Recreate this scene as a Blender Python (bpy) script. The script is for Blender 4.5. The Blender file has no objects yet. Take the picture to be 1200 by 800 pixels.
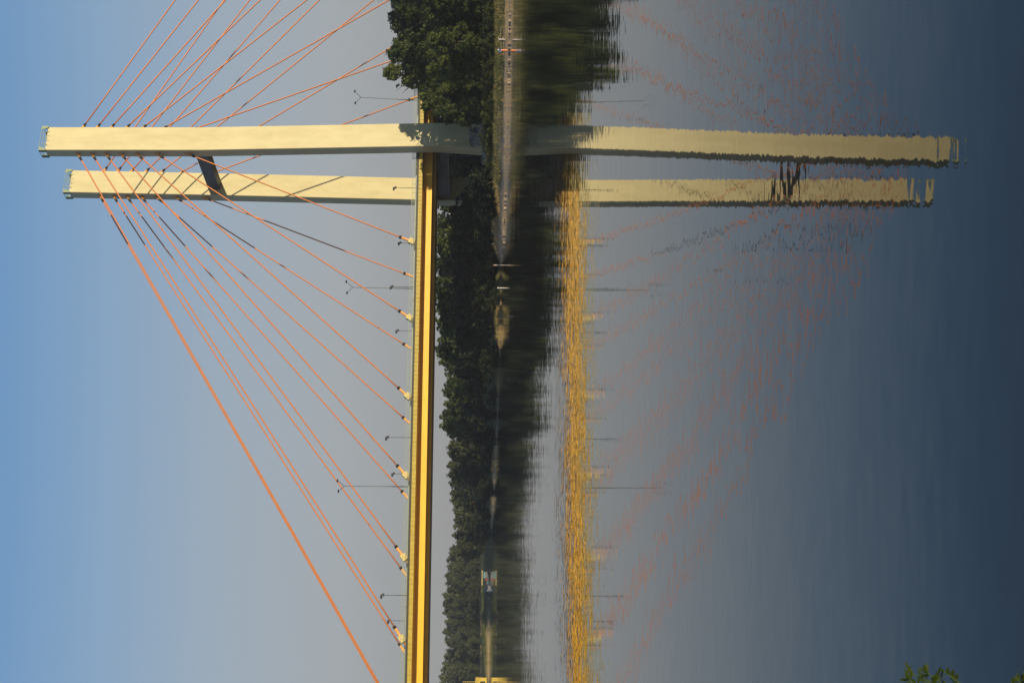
import bpy, math, random
from mathutils import Vector, Matrix, noise
random.seed(7)
R = math.radians
S = bpy.context.scene
C = S.collection

# ------------------------------------------------------------------ camera
F_PX = 1633.0            # focal length in photo pixels (photo 1200 px long side)
CAM_H = 3.4
PITCH = 0.0204           # looking slightly down
ROLL = -0.0086
cam_d = bpy.data.cameras.new("camera")
cam = bpy.data.objects.new("camera", cam_d)
C.objects.link(cam)
cam_d.sensor_width = 36.0
cam_d.lens = 36.0 * F_PX / 1200.0
cam_d.clip_start = 0.1
cam_d.clip_end = 20000
fwd = Vector((0, math.cos(PITCH), -math.sin(PITCH)))
rgt = Vector((1, 0, 0))
upv = rgt.cross(fwd)
# camera turned on its side: picture left is world up, picture top is world right
img_right = (-(upv * math.cos(ROLL) + rgt * math.sin(ROLL))).normalized()
img_up = (rgt * math.cos(ROLL) - upv * math.sin(ROLL)).normalized()
m = Matrix((img_right, img_up, -fwd)).transposed()
cam.matrix_world = Matrix.Translation((0, 0, CAM_H)) @ m.to_4x4()
S.camera = cam
cam_d.dof.use_dof = True
cam_d.dof.focus_distance = 290.0
cam_d.dof.aperture_fstop = 9.0
S.render.resolution_x = 1024
S.render.resolution_y = 682


def ray(x, y):
    """direction through photo pixel (x, y) of the 1200x800 picture"""
    return (fwd * F_PX + img_right * (x - 600) + img_up * (400 - y)).normalized()


def on_z(x, y, z=0.0):
    d = ray(x, y)
    t = (z - CAM_H) / d.z
    return Vector((0, 0, CAM_H)) + d * t


def on_y(x, y, Y):
    d = ray(x, y)
    return Vector((0, 0, CAM_H)) + d * (Y / d.y)


def look(x, y, Y):
    """X and Z at forward distance Y under pixel (x, y)"""
    return on_y(x, y, Y)


# ------------------------------------------------------------------ world and sun
SUN_EL = R(13.5)
TH = 0.3892              # heading of the bridge deck
PHI = R(31.6)              # sun off the deck's normal
dvec = Vector((math.cos(TH), math.sin(TH), 0))
tvec = Vector((math.sin(TH), -math.cos(TH), 0))
s_h = tvec * math.cos(PHI) + dvec * math.sin(PHI)
s_dir = Vector((s_h.x * math.cos(SUN_EL), s_h.y * math.cos(SUN_EL), math.sin(SUN_EL)))
W = bpy.data.worlds.new("World")
S.world = W
W.use_nodes = True
nt = W.node_tree
nt.nodes.clear()
wo = nt.nodes.new('ShaderNodeOutputWorld')
bg = nt.nodes.new('ShaderNodeBackground')
sky = nt.nodes.new('ShaderNodeTexSky')
sky.sky_type = 'NISHITA'
sky.sun_disc = False
sky.sun_elevation = SUN_EL
sky.sun_rotation = math.atan2(s_dir.x, s_dir.y)
sky.air_density = 1.0
sky.dust_density = 1.2
sky.ozone_density = 1.6
bg.inputs['Strength'].default_value = 0.09
# evening haze belt low in the sky, the same all the way round
tcw = nt.nodes.new('ShaderNodeTexCoord')
sep = nt.nodes.new('ShaderNodeSeparateXYZ')
nt.links.new(tcw.outputs['Generated'], sep.inputs[0])
hz = nt.nodes.new('ShaderNodeValToRGB')
BG = 0.09
hz.color_ramp.elements[0].position = 0.0
hz.color_ramp.elements[1].position = 1.0
stops = [(0.0, (0.322, 0.320, 0.330)), (0.05, (0.352, 0.355, 0.368)), (0.11, (0.385, 0.412, 0.44)), (0.18, (0.352, 0.425, 0.505)), (0.26, (0.25, 0.39, 0.57)), (0.34, (0.14, 0.31, 0.57)), (0.6, (0.085, 0.19, 0.42)), (1.0, (0.05, 0.12, 0.30))]
cr = hz.color_ramp
for k, (p_, c_) in enumerate(stops):
    e_ = cr.elements[0] if k == 0 else (cr.elements[-1] if k == len(stops) - 1 else cr.elements.new(p_))
    e_.position = p_; e_.color = (*c_, 1)
nt.links.new(sep.outputs['Z'], hz.inputs[0])
sc_ = nt.nodes.new('ShaderNodeVectorMath'); sc_.operation = 'SCALE'
sc_.inputs['Scale'].default_value = 1.0 / BG
nt.links.new(hz.outputs[0], sc_.inputs[0])
fr = nt.nodes.new('ShaderNodeMapRange')
fr.inputs['From Min'].default_value = 0.30; fr.inputs['From Max'].default_value = 0.85
fr.inputs['To Min'].default_value = 0.88; fr.inputs['To Max'].default_value = 0.45
nt.links.new(sep.outputs['Z'], fr.inputs['Value'])
mxw = nt.nodes.new('ShaderNodeMix'); mxw.data_type = 'RGBA'
nt.links.new(fr.outputs[0], mxw.inputs[0])
nt.links.new(sky.outputs[0], mxw.inputs[6]); nt.links.new(sc_.outputs[0], mxw.inputs[7])
nt.links.new(mxw.outputs[2], bg.inputs[0])
nt.links.new(bg.outputs[0], wo.inputs[0])

sun_d = bpy.data.lights.new("sun", 'SUN')
sun_d.energy = 5.0
sun_d.angle = R(0.5)
sun_d.color = (1.0, 0.84, 0.56)
sun = bpy.data.objects.new("sun", sun_d)
C.objects.link(sun)
sun.rotation_euler = s_dir.to_track_quat('Z', 'Y').to_euler()
S.view_settings.view_transform = 'Standard'
S.view_settings.look = 'None'
S.view_settings.exposure = 0.0
S.view_settings.gamma = 1.0
S.cycles.max_bounces = 6
S.cycles.caustics_reflective = True
S.cycles.sample_clamp_indirect = 3.0
S.cycles.volume_bounces = 0
S.cycles.caustics_refractive = False


# ------------------------------------------------------------------ materials
def new_mat(name):
    mt = bpy.data.materials.new(name)
    mt.use_nodes = True
    n = mt.node_tree.nodes
    b = n['Principled BSDF']
    return mt, mt.node_tree, n, mt.node_tree.links, b


def mat(name, col, rough=0.6, var=0.12, scale=0.6, metallic=0.0, bump=0.0, col2=None, stretch=(1, 1, 1), spec=0.5):
    mt, t, n, l, b = new_mat(name)
    tc = n.new('ShaderNodeTexCoord')
    mp = n.new('ShaderNodeMapping')
    mp.inputs['Scale'].default_value = stretch
    nz = n.new('ShaderNodeTexNoise')
    nz.inputs['Scale'].default_value = scale
    nz.inputs['Detail'].default_value = 7
    nz.inputs['Roughness'].default_value = 0.65
    rp = n.new('ShaderNodeValToRGB')
    c2 = col2 or tuple(c * (1 - 2.2 * var) for c in col)
    c1 = tuple(min(1, c * (1 + var)) for c in col)
    rp.color_ramp.elements[0].position = 0.32
    rp.color_ramp.elements[1].position = 0.62
    rp.color_ramp.elements[0].color = (*c2, 1)
    rp.color_ramp.elements[1].color = (*c1, 1)
    l.new(tc.outputs['Object'], mp.inputs[0])
    l.new(mp.outputs[0], nz.inputs['Vector'])
    l.new(nz.outputs['Fac'], rp.inputs[0])
    l.new(rp.outputs[0], b.inputs['Base Color'])
    b.inputs['Roughness'].default_value = rough
    b.inputs['Metallic'].default_value = metallic
    b.inputs['Specular IOR Level'].default_value = spec
    if bump:
        bp = n.new('ShaderNodeBump')
        bp.inputs['Strength'].default_value = bump
        bp.inputs['Distance'].default_value = 0.05
        l.new(nz.outputs['Fac'], bp.inputs['Height'])
        l.new(bp.outputs[0], b.inputs['Normal'])
    return mt


def leaf_mat(name, cols, trans=0.25):
    """foliage: colour differs from clump to clump and from tree to tree"""
    mt, t, n, l, b = new_mat(name)
    oi = n.new('ShaderNodeObjectInfo')
    tc = n.new('ShaderNodeTexCoord')
    nz = n.new('ShaderNodeTexNoise')
    nz.inputs['Scale'].default_value = 0.33
    nz.inputs['Detail'].default_value = 5
    ad = n.new('ShaderNodeMath'); ad.operation = 'MULTIPLY_ADD'
    ad.inputs[1].default_value = 0.34
    sb = n.new('ShaderNodeMath'); sb.operation = 'ADD'; sb.inputs[1].default_value = -0.17
    l.new(oi.outputs['Random'], ad.inputs[0])
    l.new(tc.outputs['Object'], nz.inputs['Vector'])
    l.new(nz.outputs['Fac'], ad.inputs[2])
    l.new(ad.outputs[0], sb.inputs[0])
    rp = n.new('ShaderNodeValToRGB')
    e = rp.color_ramp.elements
    e[0].position = 0.3; e[0].color = (*cols[0], 1)
    e[1].position = 0.72; e[1].color = (*cols[-1], 1)
    if len(cols) == 3:
        k = e.new(0.5); k.color = (*cols[1], 1)
    l.new(sb.outputs[0], rp.inputs[0])
    l.new(rp.outputs[0], b.inputs['Base Color'])
    b.inputs['Roughness'].default_value = 0.62
    b.inputs['Specular IOR Level'].default_value = 0.25
    tr = n.new('ShaderNodeBsdfTranslucent')
    l.new(rp.outputs[0], tr.inputs['Color'])
    mx = n.new('ShaderNodeMixShader')
    mx.inputs[0].default_value = trans
    l.new(b.outputs[0], mx.inputs[1])
    l.new(tr.outputs[0], mx.inputs[2])
    l.new(mx.outputs[0], n['Material Output'].inputs['Surface'])
    return mt


M = {}
M['cream'] = mat('cream_paint', (0.585, 0.515, 0.285), 0.55, 0.04, 0.5, col2=(0.52, 0.45, 0.235), stretch=(1, 1, 0.35), spec=0.35)
M['yellow'] = mat('yellow_paint', (0.84, 0.48, 0.010), 0.45, 0.05, 0.5, col2=(0.80, 0.445, 0.009), stretch=(0.3, 1, 1), spec=0.4)
M['flange'] = mat('yellow_panel_paint', (0.44, 0.33, 0.03), 0.5, 0.08, 1.5, spec=0.4)
M['kerb'] = mat('dark_edge_beam_paint', (0.022, 0.024, 0.010), 0.6, 0.1, 1.2)
M['orange'] = mat('orange_cable_sheath', (0.66, 0.20, 0.032), 0.45, 0.06, 2.0)
M['sleeve'] = mat('orange_yellow_sleeve', (0.78, 0.36, 0.09), 0.45, 0.05, 2.0)
M['box'] = mat('pale_yellow_anchor_paint', (0.66, 0.50, 0.14), 0.5, 0.06, 2.0)
M['strut'] = mat('dark_steel_and_beam_shade', (0.055, 0.065, 0.075), 0.55, 0.1, 1.0)  # also on the cross beam, where the dark tone stands in for shade
M['black'] = mat('black_rubber', (0.012, 0.011, 0.012), 0.7, 0.05, 4.0)
M['steel'] = mat('grey_galvanised_steel', (0.16, 0.18, 0.17), 0.5, 0.1, 3.0, metallic=0.3)
M['lamp'] = mat('dark_lamp_metal', (0.05, 0.055, 0.055), 0.5, 0.1, 3.0)
M['green'] = mat('green_steel_paint', (0.13, 0.20, 0.07), 0.5, 0.1, 3.0)
M['railing'] = mat('pale_green_railing_paint', (0.22, 0.28, 0.20), 0.5, 0.1, 3.0)
M['asphalt'] = mat('asphalt', (0.05, 0.05, 0.05), 0.9, 0.1, 2.0)
M['concrete'] = mat('pier_concrete', (0.27, 0.27, 0.25), 0.85, 0.14, 0.5, bump=0.3)
M['dark_panel'] = mat('dark_sign_back', (0.03, 0.032, 0.045), 0.5, 0.1, 2.0)
M['bark'] = mat('tree_bark', (0.07, 0.055, 0.04), 0.9, 0.2, 2.5, bump=0.5, stretch=(1, 1, 0.3))
M['wood'] = mat('weathered_pale_wood', (0.46, 0.38, 0.28), 0.8, 0.2, 5.0)
M['white'] = mat('white_paint', (0.75, 0.74, 0.68), 0.5, 0.06, 3.0)
M['postorange'] = mat('bright_orange_paint', (0.80, 0.25, 0.07), 0.5, 0.06, 3.0)
M['blue'] = mat('blue_paint', (0.07, 0.16, 0.33), 0.5, 0.06, 3.0)
M['red'] = mat('red_paint', (0.45, 0.05, 0.04), 0.5, 0.06, 3.0)
M['teal'] = mat('teal_canvas', (0.16, 0.42, 0.42), 0.7, 0.08, 3.0)
M['hull'] = mat('grey_hull_paint', (0.22, 0.23, 0.25), 0.4, 0.08, 1.0)
M['hut'] = mat('yellow_hut_boards', (0.75, 0.52, 0.07), 0.6, 0.08, 2.0)
M['quay'] = mat('pale_quay_panels', (0.55, 0.43, 0.20), 0.75, 0.2, 1.2)
M['graffiti_pale'] = mat('pale_spray_paint', (0.33, 0.34, 0.36), 0.6, 0.1, 3.0)
M['graffiti_dark'] = mat('dark_spray_paint', (0.03, 0.03, 0.07), 0.6, 0.1, 3.0)
M['leaf_a'] = leaf_mat('leaves_dark', [(0.017, 0.036, 0.011), (0.054, 0.082, 0.018), (0.130, 0.155, 0.034)])
M['leaf_b'] = leaf_mat('leaves_mid', [(0.022, 0.044, 0.012), (0.062, 0.092, 0.020), (0.135, 0.160, 0.036)])
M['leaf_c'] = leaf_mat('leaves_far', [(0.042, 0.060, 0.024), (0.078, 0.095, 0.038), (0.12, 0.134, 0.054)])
M['leaf_shade'] = leaf_mat('leaves_shade_dark', [(0.008, 0.016, 0.008), (0.018, 0.030, 0.012), (0.036, 0.050, 0.016)], 0.1)  # near-black leaf colour paints in the deep shade low in the wood
M['leaf_s'] = leaf_mat('leaves_shrub', [(0.030, 0.045, 0.012), (0.070, 0.085, 0.020), (0.120, 0.130, 0.030)])
M['leaf_f'] = leaf_mat('leaves_near_plant', [(0.03, 0.055, 0.004), (0.08, 0.115, 0.008), (0.16, 0.20, 0.015)], 0.35)


def water_mat():
    mt, t, n, l, b = new_mat('river_water')
    b.inputs['Base Color'].default_value = (0.020, 0.019, 0.014, 1)
    b.inputs['Roughness'].default_value = 0.015
    b.inputs['IOR'].default_value = 1.333
    g = n.new('ShaderNodeNewGeometry')

    def layer(scale, sx, sy, ax, ay, detail=2.0, rough=0.55):
        mp = n.new('ShaderNodeMapping')
        mp.inputs['Scale'].default_value = (sx, sy, 1)
        mp.inputs['Location'].default_value = (3.7, 41.3, 0)
        mp.inputs['Rotation'].default_value = (0, 0, R(random.uniform(-7, 7)))
        l.new(g.outputs['Position'], mp.inputs[0])
        nz = n.new('ShaderNodeTexNoise')
        nz.inputs['Scale'].default_value = scale
        nz.inputs['Detail'].default_value = detail
        nz.inputs['Roughness'].default_value = rough
        l.new(mp.outputs[0], nz.inputs['Vector'])
        a = n.new('ShaderNodeVectorMath'); a.operation = 'SUBTRACT'
        a.inputs[1].default_value = (0.5, 0.5, 0.5)
        l.new(nz.outputs['Color'], a.inputs[0])
        k = n.new('ShaderNodeVectorMath'); k.operation = 'MULTIPLY'
        k.inputs[1].default_value = (ax, ay, 0)
        l.new(a.outputs[0], k.inputs[0])
        return k.outputs[0]

    def add(a, c):
        v = n.new('ShaderNodeVectorMath'); v.operation = 'ADD'
        l.new(a, v.inputs[0]); l.new(c, v.inputs[1])
        return v.outputs[0]
    v = layer(6.5, 0.30, 1.0, 0.013, 0.027, 1.5)
    v = add(v, layer(17.0, 0.30, 1.0, 0.006, 0.009, 1.0))
    v = add(v, layer(1.3, 0.30, 1.0, 0.005, 0.012, 2.0))
    # long patches of wind and calm
    w = layer(0.07, 0.2, 1.0, 0.003, 0.008, 3.0)
    v = add(v, w)
    up = n.new('ShaderNodeVectorMath'); up.operation = 'ADD'
    up.inputs[1].default_value = (0, 0, 1)
    l.new(v, up.inputs[0])
    nn = n.new('ShaderNodeVectorMath'); nn.operation = 'NORMALIZE'
    l.new(up.outputs[0], nn.inputs[0])
    l.new(nn.outputs[0], b.inputs['Normal'])
    return mt


M['water'] = water_mat()


def land_mat():
    mt, t, n, l, b = new_mat('river_bank_ground')
    at = n.new('ShaderNodeAttribute'); at.attribute_name = 'sand'
    tc = n.new('ShaderNodeTexCoord')
    n1 = n.new('ShaderNodeTexNoise'); n1.inputs['Scale'].default_value = 0.5; n1.inputs['Detail'].default_value = 8
    n1.inputs['Roughness'].default_value = 0.7
    l.new(tc.outputs['Object'], n1.inputs['Vector'])
    sr = n.new('ShaderNodeValToRGB')
    sr.color_ramp.elements[0].position = 0.3; sr.color_ramp.elements[0].color = (0.42, 0.29, 0.18, 1)
    sr.color_ramp.elements[1].position = 0.65; sr.color_ramp.elements[1].color = (0.68, 0.51, 0.33, 1)
    gr = n.new('ShaderNodeValToRGB')
    gr.color_ramp.elements[0].position = 0.35; gr.color_ramp.elements[0].color = (0.018, 0.026, 0.008, 1)
    gr.color_ramp.elements[1].position = 0.65; gr.color_ramp.elements[1].color = (0.075, 0.08, 0.024, 1)
    l.new(n1.outputs['Fac'], sr.inputs[0]); l.new(n1.outputs['Fac'], gr.inputs[0])
    mx = n.new('ShaderNodeMix'); mx.data_type = 'RGBA'
    l.new(at.outputs['Fac'], mx.inputs[0])
    l.new(gr.outputs[0], mx.inputs[6]); l.new(sr.outputs[0], mx.inputs[7])
    l.new(mx.outputs[2], b.inputs['Base Color'])
    b.inputs['Roughness'].default_value = 0.95
    b.inputs['Specular IOR Level'].default_value = 0.1
    return mt


M['land'] = land_mat()


# ------------------------------------------------------------------ mesh helpers
class MB:
    def __init__(self):
        self.v = []; self.f = []

    def face(self, pts):
        i = len(self.v); self.v += [tuple(p) for p in pts]; self.f.append(tuple(range(i, i + len(pts))))

    def hexa(self, p):
        """8 corners: bottom 4 counter-clockwise then top 4"""
        i = len(self.v); self.v += [tuple(q) for q in p]
        for a in ((3, 2, 1, 0), (4, 5, 6, 7), (0, 1, 5, 4), (1, 2, 6, 5), (2, 3, 7, 6), (3, 0, 4, 7)):
            self.f.append(tuple(i + k for k in a))

    def box(self, x0, x1, y0, y1, z0, z1):
        self.hexa([(x0, y0, z0), (x1, y0, z0), (x1, y1, z0), (x0, y1, z0), (x0, y0, z1), (x1, y0, z1), (x1, y1, z1), (x0, y1, z1)])

    def tube(self, pts, rads, n=8, cap=True):
        pts = [Vector(p) for p in pts]
        if not isinstance(rads, (list, tuple)): rads = [rads] * len(pts)
        base = len(self.v)
        for k, p in enumerate(pts):
            dd = (pts[min(k + 1, len(pts) - 1)] - pts[max(k - 1, 0)]).normalized()
            a = Vector((0, 0, 1)) if abs(dd.z) < 0.9 else Vector((1, 0, 0))
            u = dd.cross(a).normalized(); w = dd.cross(u)
            for j in range(n):
                an = 2 * math.pi * j / n
                self.v.append(tuple(p + (u * math.cos(an) + w * math.sin(an)) * rads[k]))
        for k in range(len(pts) - 1):
            for j in range(n):
                a = base + k * n + j; b2 = base + k * n + (j + 1) % n
                self.f.append((a, a + n, b2 + n, b2))
        if cap:
            self.f.append(tuple(base + j for j in range(n)))
            self.f.append(tuple(base + (len(pts) - 1) * n + j for j in reversed(range(n))))

    def prism(self, prof, x0, x1):
        """closed profile [(y, z)] swept along x"""
        n = len(prof); i = len(self.v)
        self.v += [(x0, y, z) for y, z in prof] + [(x1, y, z) for y, z in prof]
        for k in range(n):
            self.f.append((i + k, i + (k + 1) % n, i + n + (k + 1) % n, i + n + k))
        self.f.append(tuple(i + k for k in reversed(range(n)))); self.f.append(tuple(i + n + k for k in range(n)))

    def ball(self, c, r, nu=8, nv=6, sc=(1, 1, 1)):
        i = len(self.v)
        for a in range(nv + 1):
            ph = math.pi * a / nv
            for b_ in range(nu):
                th = 2 * math.pi * b_ / nu
                self.v.append((c[0] + r * sc[0] * math.sin(ph) * math.cos(th), c[1] + r * sc[1] * math.sin(ph) * math.sin(th), c[2] + r * sc[2] * math.cos(ph)))
        for a in range(nv):
            for b_ in range(nu):
                self.f.append((i + a * nu + b_, i + (a + 1) * nu + b_, i + (a + 1) * nu + (b_ + 1) % nu, i + a * nu + (b_ + 1) % nu))

    def mesh(self, name, material, smooth=False):
        me = bpy.data.meshes.new(name)
        me.from_pydata(self.v, [], self.f)
        me.materials.append(material)
        if smooth:
            for p in me.polygons: p.use_smooth = True
        me.update()
        return me

    def build(self, name, material, parent=None, smooth=False):
        return link(name, self.mesh(name, material, smooth), parent)


def link(name, me, parent=None):
    o = bpy.data.objects.new(name, me)
    C.objects.link(o)
    if parent is not None: o.parent = parent
    return o


def tag(o, label=None, cat=None, group=None, kind=None):
    if label: o['label'] = label
    if cat: o['category'] = cat
    if group: o['group'] = group
    if kind: o['kind'] = kind
    return o


def empty(name, loc=(0, 0, 0), rz=0.0):
    o = bpy.data.objects.new(name, None)
    o.empty_display_size = 0.5
    C.objects.link(o)
    o.location = loc; o.rotation_euler = (0, 0, rz)
    return o


# ------------------------------------------------------------------ water and land
def smooth(t): return t * t * (3 - 2 * t)


# waterline of the far bank, read as (photo y, photo x)
SH = [(-60, 599), (0, 597.5), (50, 597), (100, 596), (150, 595), (200, 593.5), (240, 592), (290, 590.3), (306, 588.2), (315, 587), (360, 587), (400, 587),
      (412, 586), (440, 585), (480, 583.5), (520, 582), (560, 580), (600, 578), (625, 576), (650, 574.5), (680, 573.6), (700, 573),
      (750, 572.6), (800, 572.5), (860, 572.0)]
pts = []
for k in range(len(SH) - 1):
    (ya, xa), (yb, xb) = SH[k], SH[k + 1]
    n_ = max(1, int((yb - ya) / 8))
    for j in range(n_):
        f = j / n_
        pts.append((ya + (yb - ya) * f, xa + (xb - xa) * f))
pts.append(SH[-1])
shore = [(on_z(x, y), y) for y, x in pts]
first = shore[0][0]; last = shore[-1][0]
pre = [(Vector((420, -260, 0)), -400), (Vector((330, -120, 0)), -300), (Vector((250, 0, 0)), -250), (Vector((180, 80, 0)), -200), (Vector((120, 145, 0)), -120)]
post = [(Vector((-330, last.y + 30, 0)), 900), (Vector((-600, last.y + 10, 0)), 1000), (Vector((-1100, last.y - 60, 0)), 1100), (Vector((-2500, last.y - 200, 0)), 1200)]
shore = pre + shore + post


def interp(tab, v):
    if v <= tab[0][0]: return tab[0][1]
    for (a, fa), (b_, fb) in zip(tab, tab[1:]):
        if v <= b_: return fa + (fb - fa) * (v - a) / (b_ - a)
    return tab[-1][1]


SANDY = [(-100, 0.55), (20, 0.6), (110, 0.85), (225, 0.9), (240, 1), (306, 1), (314, 0.15), (350, 0.15), (362, 0.9), (405, 0.9), (415, 0.1), (500, 0.15), (520, 0.8), (600, 0.9), (622, 0.0), (700, 0.0), (730, 0.32), (1000, 0.3)]
OFFS = [0, 0.8, 2.0, 3.5, 5.5, 8, 12, 18, 27, 40, 60, 95, 150, 240, 400, 700, 1200, 2500]
INL = Vector((0.5, 0.866, 0)).normalized()


def land_h(o):
    tab = [(0, -0.12), (0.8, 0.06), (2, 0.22), (3.5, 0.45), (5.5, 0.95), (8, 1.5), (12, 1.9), (18, 2.2), (27, 2.6), (60, 3.3), (150, 4.5), (400, 9), (2500, 30)]
    return interp(tab, o)


LB = MB()
sandv = []
nO = len(OFFS)
for p, yy in shore:
    for o in OFFS:
        q = p + INL * o
        z = land_h(o) + (noise.noise(Vector((q.x * 0.11, q.y * 0.11, 0))) * 0.28 * min(1, o / 6) if o < 300 else 0)
        LB.v.append((q.x, q.y, z))
        sandv.append(interp(SANDY, yy) * max(0, min(1, 1.45 - o / (7.5 if yy < 312 else 3.2 if yy < 640 else 5.0))))
for i in range(len(shore) - 1):
    for j in range(nO - 1):
        a = i * nO + j
        LB.f.append((a, a + 1, a + nO + 1, a + nO))
# skirt below the water
far_bank = LB.build('far_bank_ground', M['land'], smooth=True)
at = far_bank.data.attributes.new('sand', 'FLOAT', 'POINT')
at.data.foreach_set('value', sandv)
tag(far_bank, kind='structure')

wb = MB()
wb.face([(-9000, -3000, 0), (9000, -3000, 0), (9000, 9000, 0), (-9000, 9000, 0)])
water = wb.build('river_water', M['water'])
tag(water, kind='structure')

# the near bank that the camera stands on (below and behind the picture)
nb = MB()
edge = [(-400, -60), (-120, -12), (-40, 1), (-14, 3.6), (-6, 4.6), (0, 3.2), (6, 2.4), (20, 0), (60, -12), (200, -70), (420, -200)]
sv = []
for x, y in edge:
    for o, z in ((0, -0.15), (0.7, 0.35), (1.6, 0.9), (3, 1.5), (6, 1.75), (20, 2.1), (80, 3), (600, 6)):
        nb.v.append((x, y - o, z + noise.noise(Vector((x * 0.3, o, 1))) * 0.1)); sv.append(0.3)
for i in range(len(edge) - 1):
    for j in range(7):
        a = i * 8 + j
        nb.f.append((a, a + 8, a + 9, a + 1))
near_bank = nb.build('near_bank_ground', M['land'], smooth=True)
a2 = near_bank.data.attributes.new('sand', 'FLOAT', 'POINT'); a2.data.foreach_set('value', sv)
tag(near_bank, kind='structure')

# ------------------------------------------------------------------ the bridge
# local frame: x along the deck (right and away), -y towards the camera side, z up from the water
DZ = 0.4
BO = Vector((36.96, 298.0, 0))
bridge = empty('cable_stayed_bridge', BO, TH)
tag(bridge, 'yellow cable-stayed bridge with two cream pylons and orange cables over the calm river', 'bridge')
Binv = (Matrix.Translation(BO) @ Matrix.Rotation(TH, 4, 'Z')).inverted()


def b_world(s, w, z):
    return BO + dvec * s + tvec * w + Vector((0, 0, z))


SLOPE = 0.0052
DK = 17.0                # road / walkway level at the pylons
X0, X1 = -300.0, 165.0
X0d = X0


def zs(s): return SLOPE * s


def sheared(mb, n0=0):
    """follow the deck's slight gradient"""
    for k in range(n0, len(mb.v)):
        x, y, z = mb.v[k]; mb.v[k] = (x, y, z + zs(x))


# box girder under the slab
g = MB()
WB = 8.1
z_top = 16.0; z_bot = 14.42
g.prism([(-WB, z_bot), (-5.3, z_bot + 0.02), (-5.2, z_bot - 0.80), (5.2, z_bot - 0.80), (5.3, z_bot + .02), (WB, z_bot), (WB, z_top), (-WB, z_top)], X0, X1)
sheared(g)
deck = g.build('deck', M['yellow'], bridge)
deck['label'] = 'golden yellow box girder deck'
# bottom lip and web splices
m_ = MB()
for sg in (-1, 1):
    y0 = sg * WB
    m_.box(X0, X1, min(y0, y0 + sg * 0.16), max(y0, y0 + sg * 0.16), z_bot - 0.09, z_bot + 0.03)
sheared(m_); m_.build('bottom_flange', M['yellow'], deck)
s = X0 + 3
while s < X1:
    m_ = MB()
    m_.box(s - 0.035, s + 0.035, -WB - 0.03, -WB - 0.003, z_bot + 0.035, z_top - 0.08); s += 14.2
    sheared(m_); m_.build('web_joint', M['yellow'], deck)
# cantilever slab
m_ = MB()
m_.prism([(-10.9, 16.25), (-10.9, 16.98), (10.9, 16.98), (10.9, 16.25), (WB, 16.003), (-WB, 16.003)], X0, X1)
sheared(m_); slab = m_.build('slab', M['yellow'], deck)
m_ = MB()
m_.prism([(-7.2, 16.985), (7.2, 16.985), (7.2, 17.05), (-7.2, 17.05)], X0, X1)
sheared(m_); road = m_.build('roadway', M['asphalt'], deck)
m_ = MB()
for y in (-0.12, 0.12, -6.8, 6.8):
    m_.box(X0, X1, y - 0.06, y + 0.06, 17.051, 17.056)
sheared(m_); m_.build('lane_line', M['white'], deck)
# fascia panels along both edges (thousands of ribs: one part)
for sg in (-1, 1):
    m_ = MB()
    s = X0
    k = 0
    while s < X1 - 1:
        pr = 0.05 + 0.02 * (k % 3 == 0)
        y0, y1 = sorted((sg * 10.905, sg * (10.905 + pr)))
        m_.box(s + 0.035, s + 0.865, y0, y1, 16.22, 16.97)
        s += 0.9; k += 1
    sheared(m_); o = m_.build('fascia_panels', M['flange'], deck); tag(o, kind='stuff')
    m_ = MB()
    y0, y1 = sorted((sg * 10.5, sg * 11.02))
    m_.box(X0, X1, y0, y1, 16.985, 17.36)
    sheared(m_); m_.build('kerb', M['kerb'], deck)
    # drain spouts under the edge
# railing: posts, rails and thin infill
for sg in (-1, 1):
    m_ = MB()
    yr = sg * 10.86
    for z, r_ in ((18.28, 0.04), (18.02, 0.022), (17.5, 0.022)):
        m_.box(X0, X1, yr - r_, yr + r_, z - r_, z + r_)
    s = X0
    while s < X1:
        m_.box(s - 0.035, s + 0.035, yr - 0.035, yr + 0.035, 17.36, 18.24); s += 2.0
    s = X0
    while s < X1:
        m_.face([(s - 0.012, yr, 17.5), (s + 0.012, yr, 17.5), (s + 0.012, yr, 18.0), (s - 0.012, yr, 18.0)])
        s += 0.16
    sheared(m_); o = m_.build('railing', M['railing'], deck); tag(o, kind='stuff')
# road safety barrier inboard of the cables
for sg in (-1, 1):
    m_ = MB()
    yr = sg * 7.6
    m_.box(X0, X1, yr - 0.05, yr + 0.05, 17.45, 17.78)
    s = X0
    while s < X1:
        m_.box(s - 0.06, s + 0.06, yr - 0.049, yr + 0.049, 16.985, 17.45); s += 2.5
    sheared(m_); o = m_.build('barrier', M['steel'], deck); tag(o, kind='stuff')

# pylons -------------------------------------------------------------
WD, WT = 5.45, 2.7        # section along the deck and across it
ZT = 93.6
# offset of the mast's centre line from the deck centre at each height
PROF = {1: [(0.2, 11.6), (3.2, 11.75), (12.9, 12.45), (62.0, 9.62), (ZT, 8.95)],
        -1: [(0.2, 10.3), (3.2, 10.45), (12.9, 11.0), (62.0, 9.7), (ZT, 9.1)]}


def mast_w(sg, z):
    return interp(PROF[sg], z)


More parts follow.
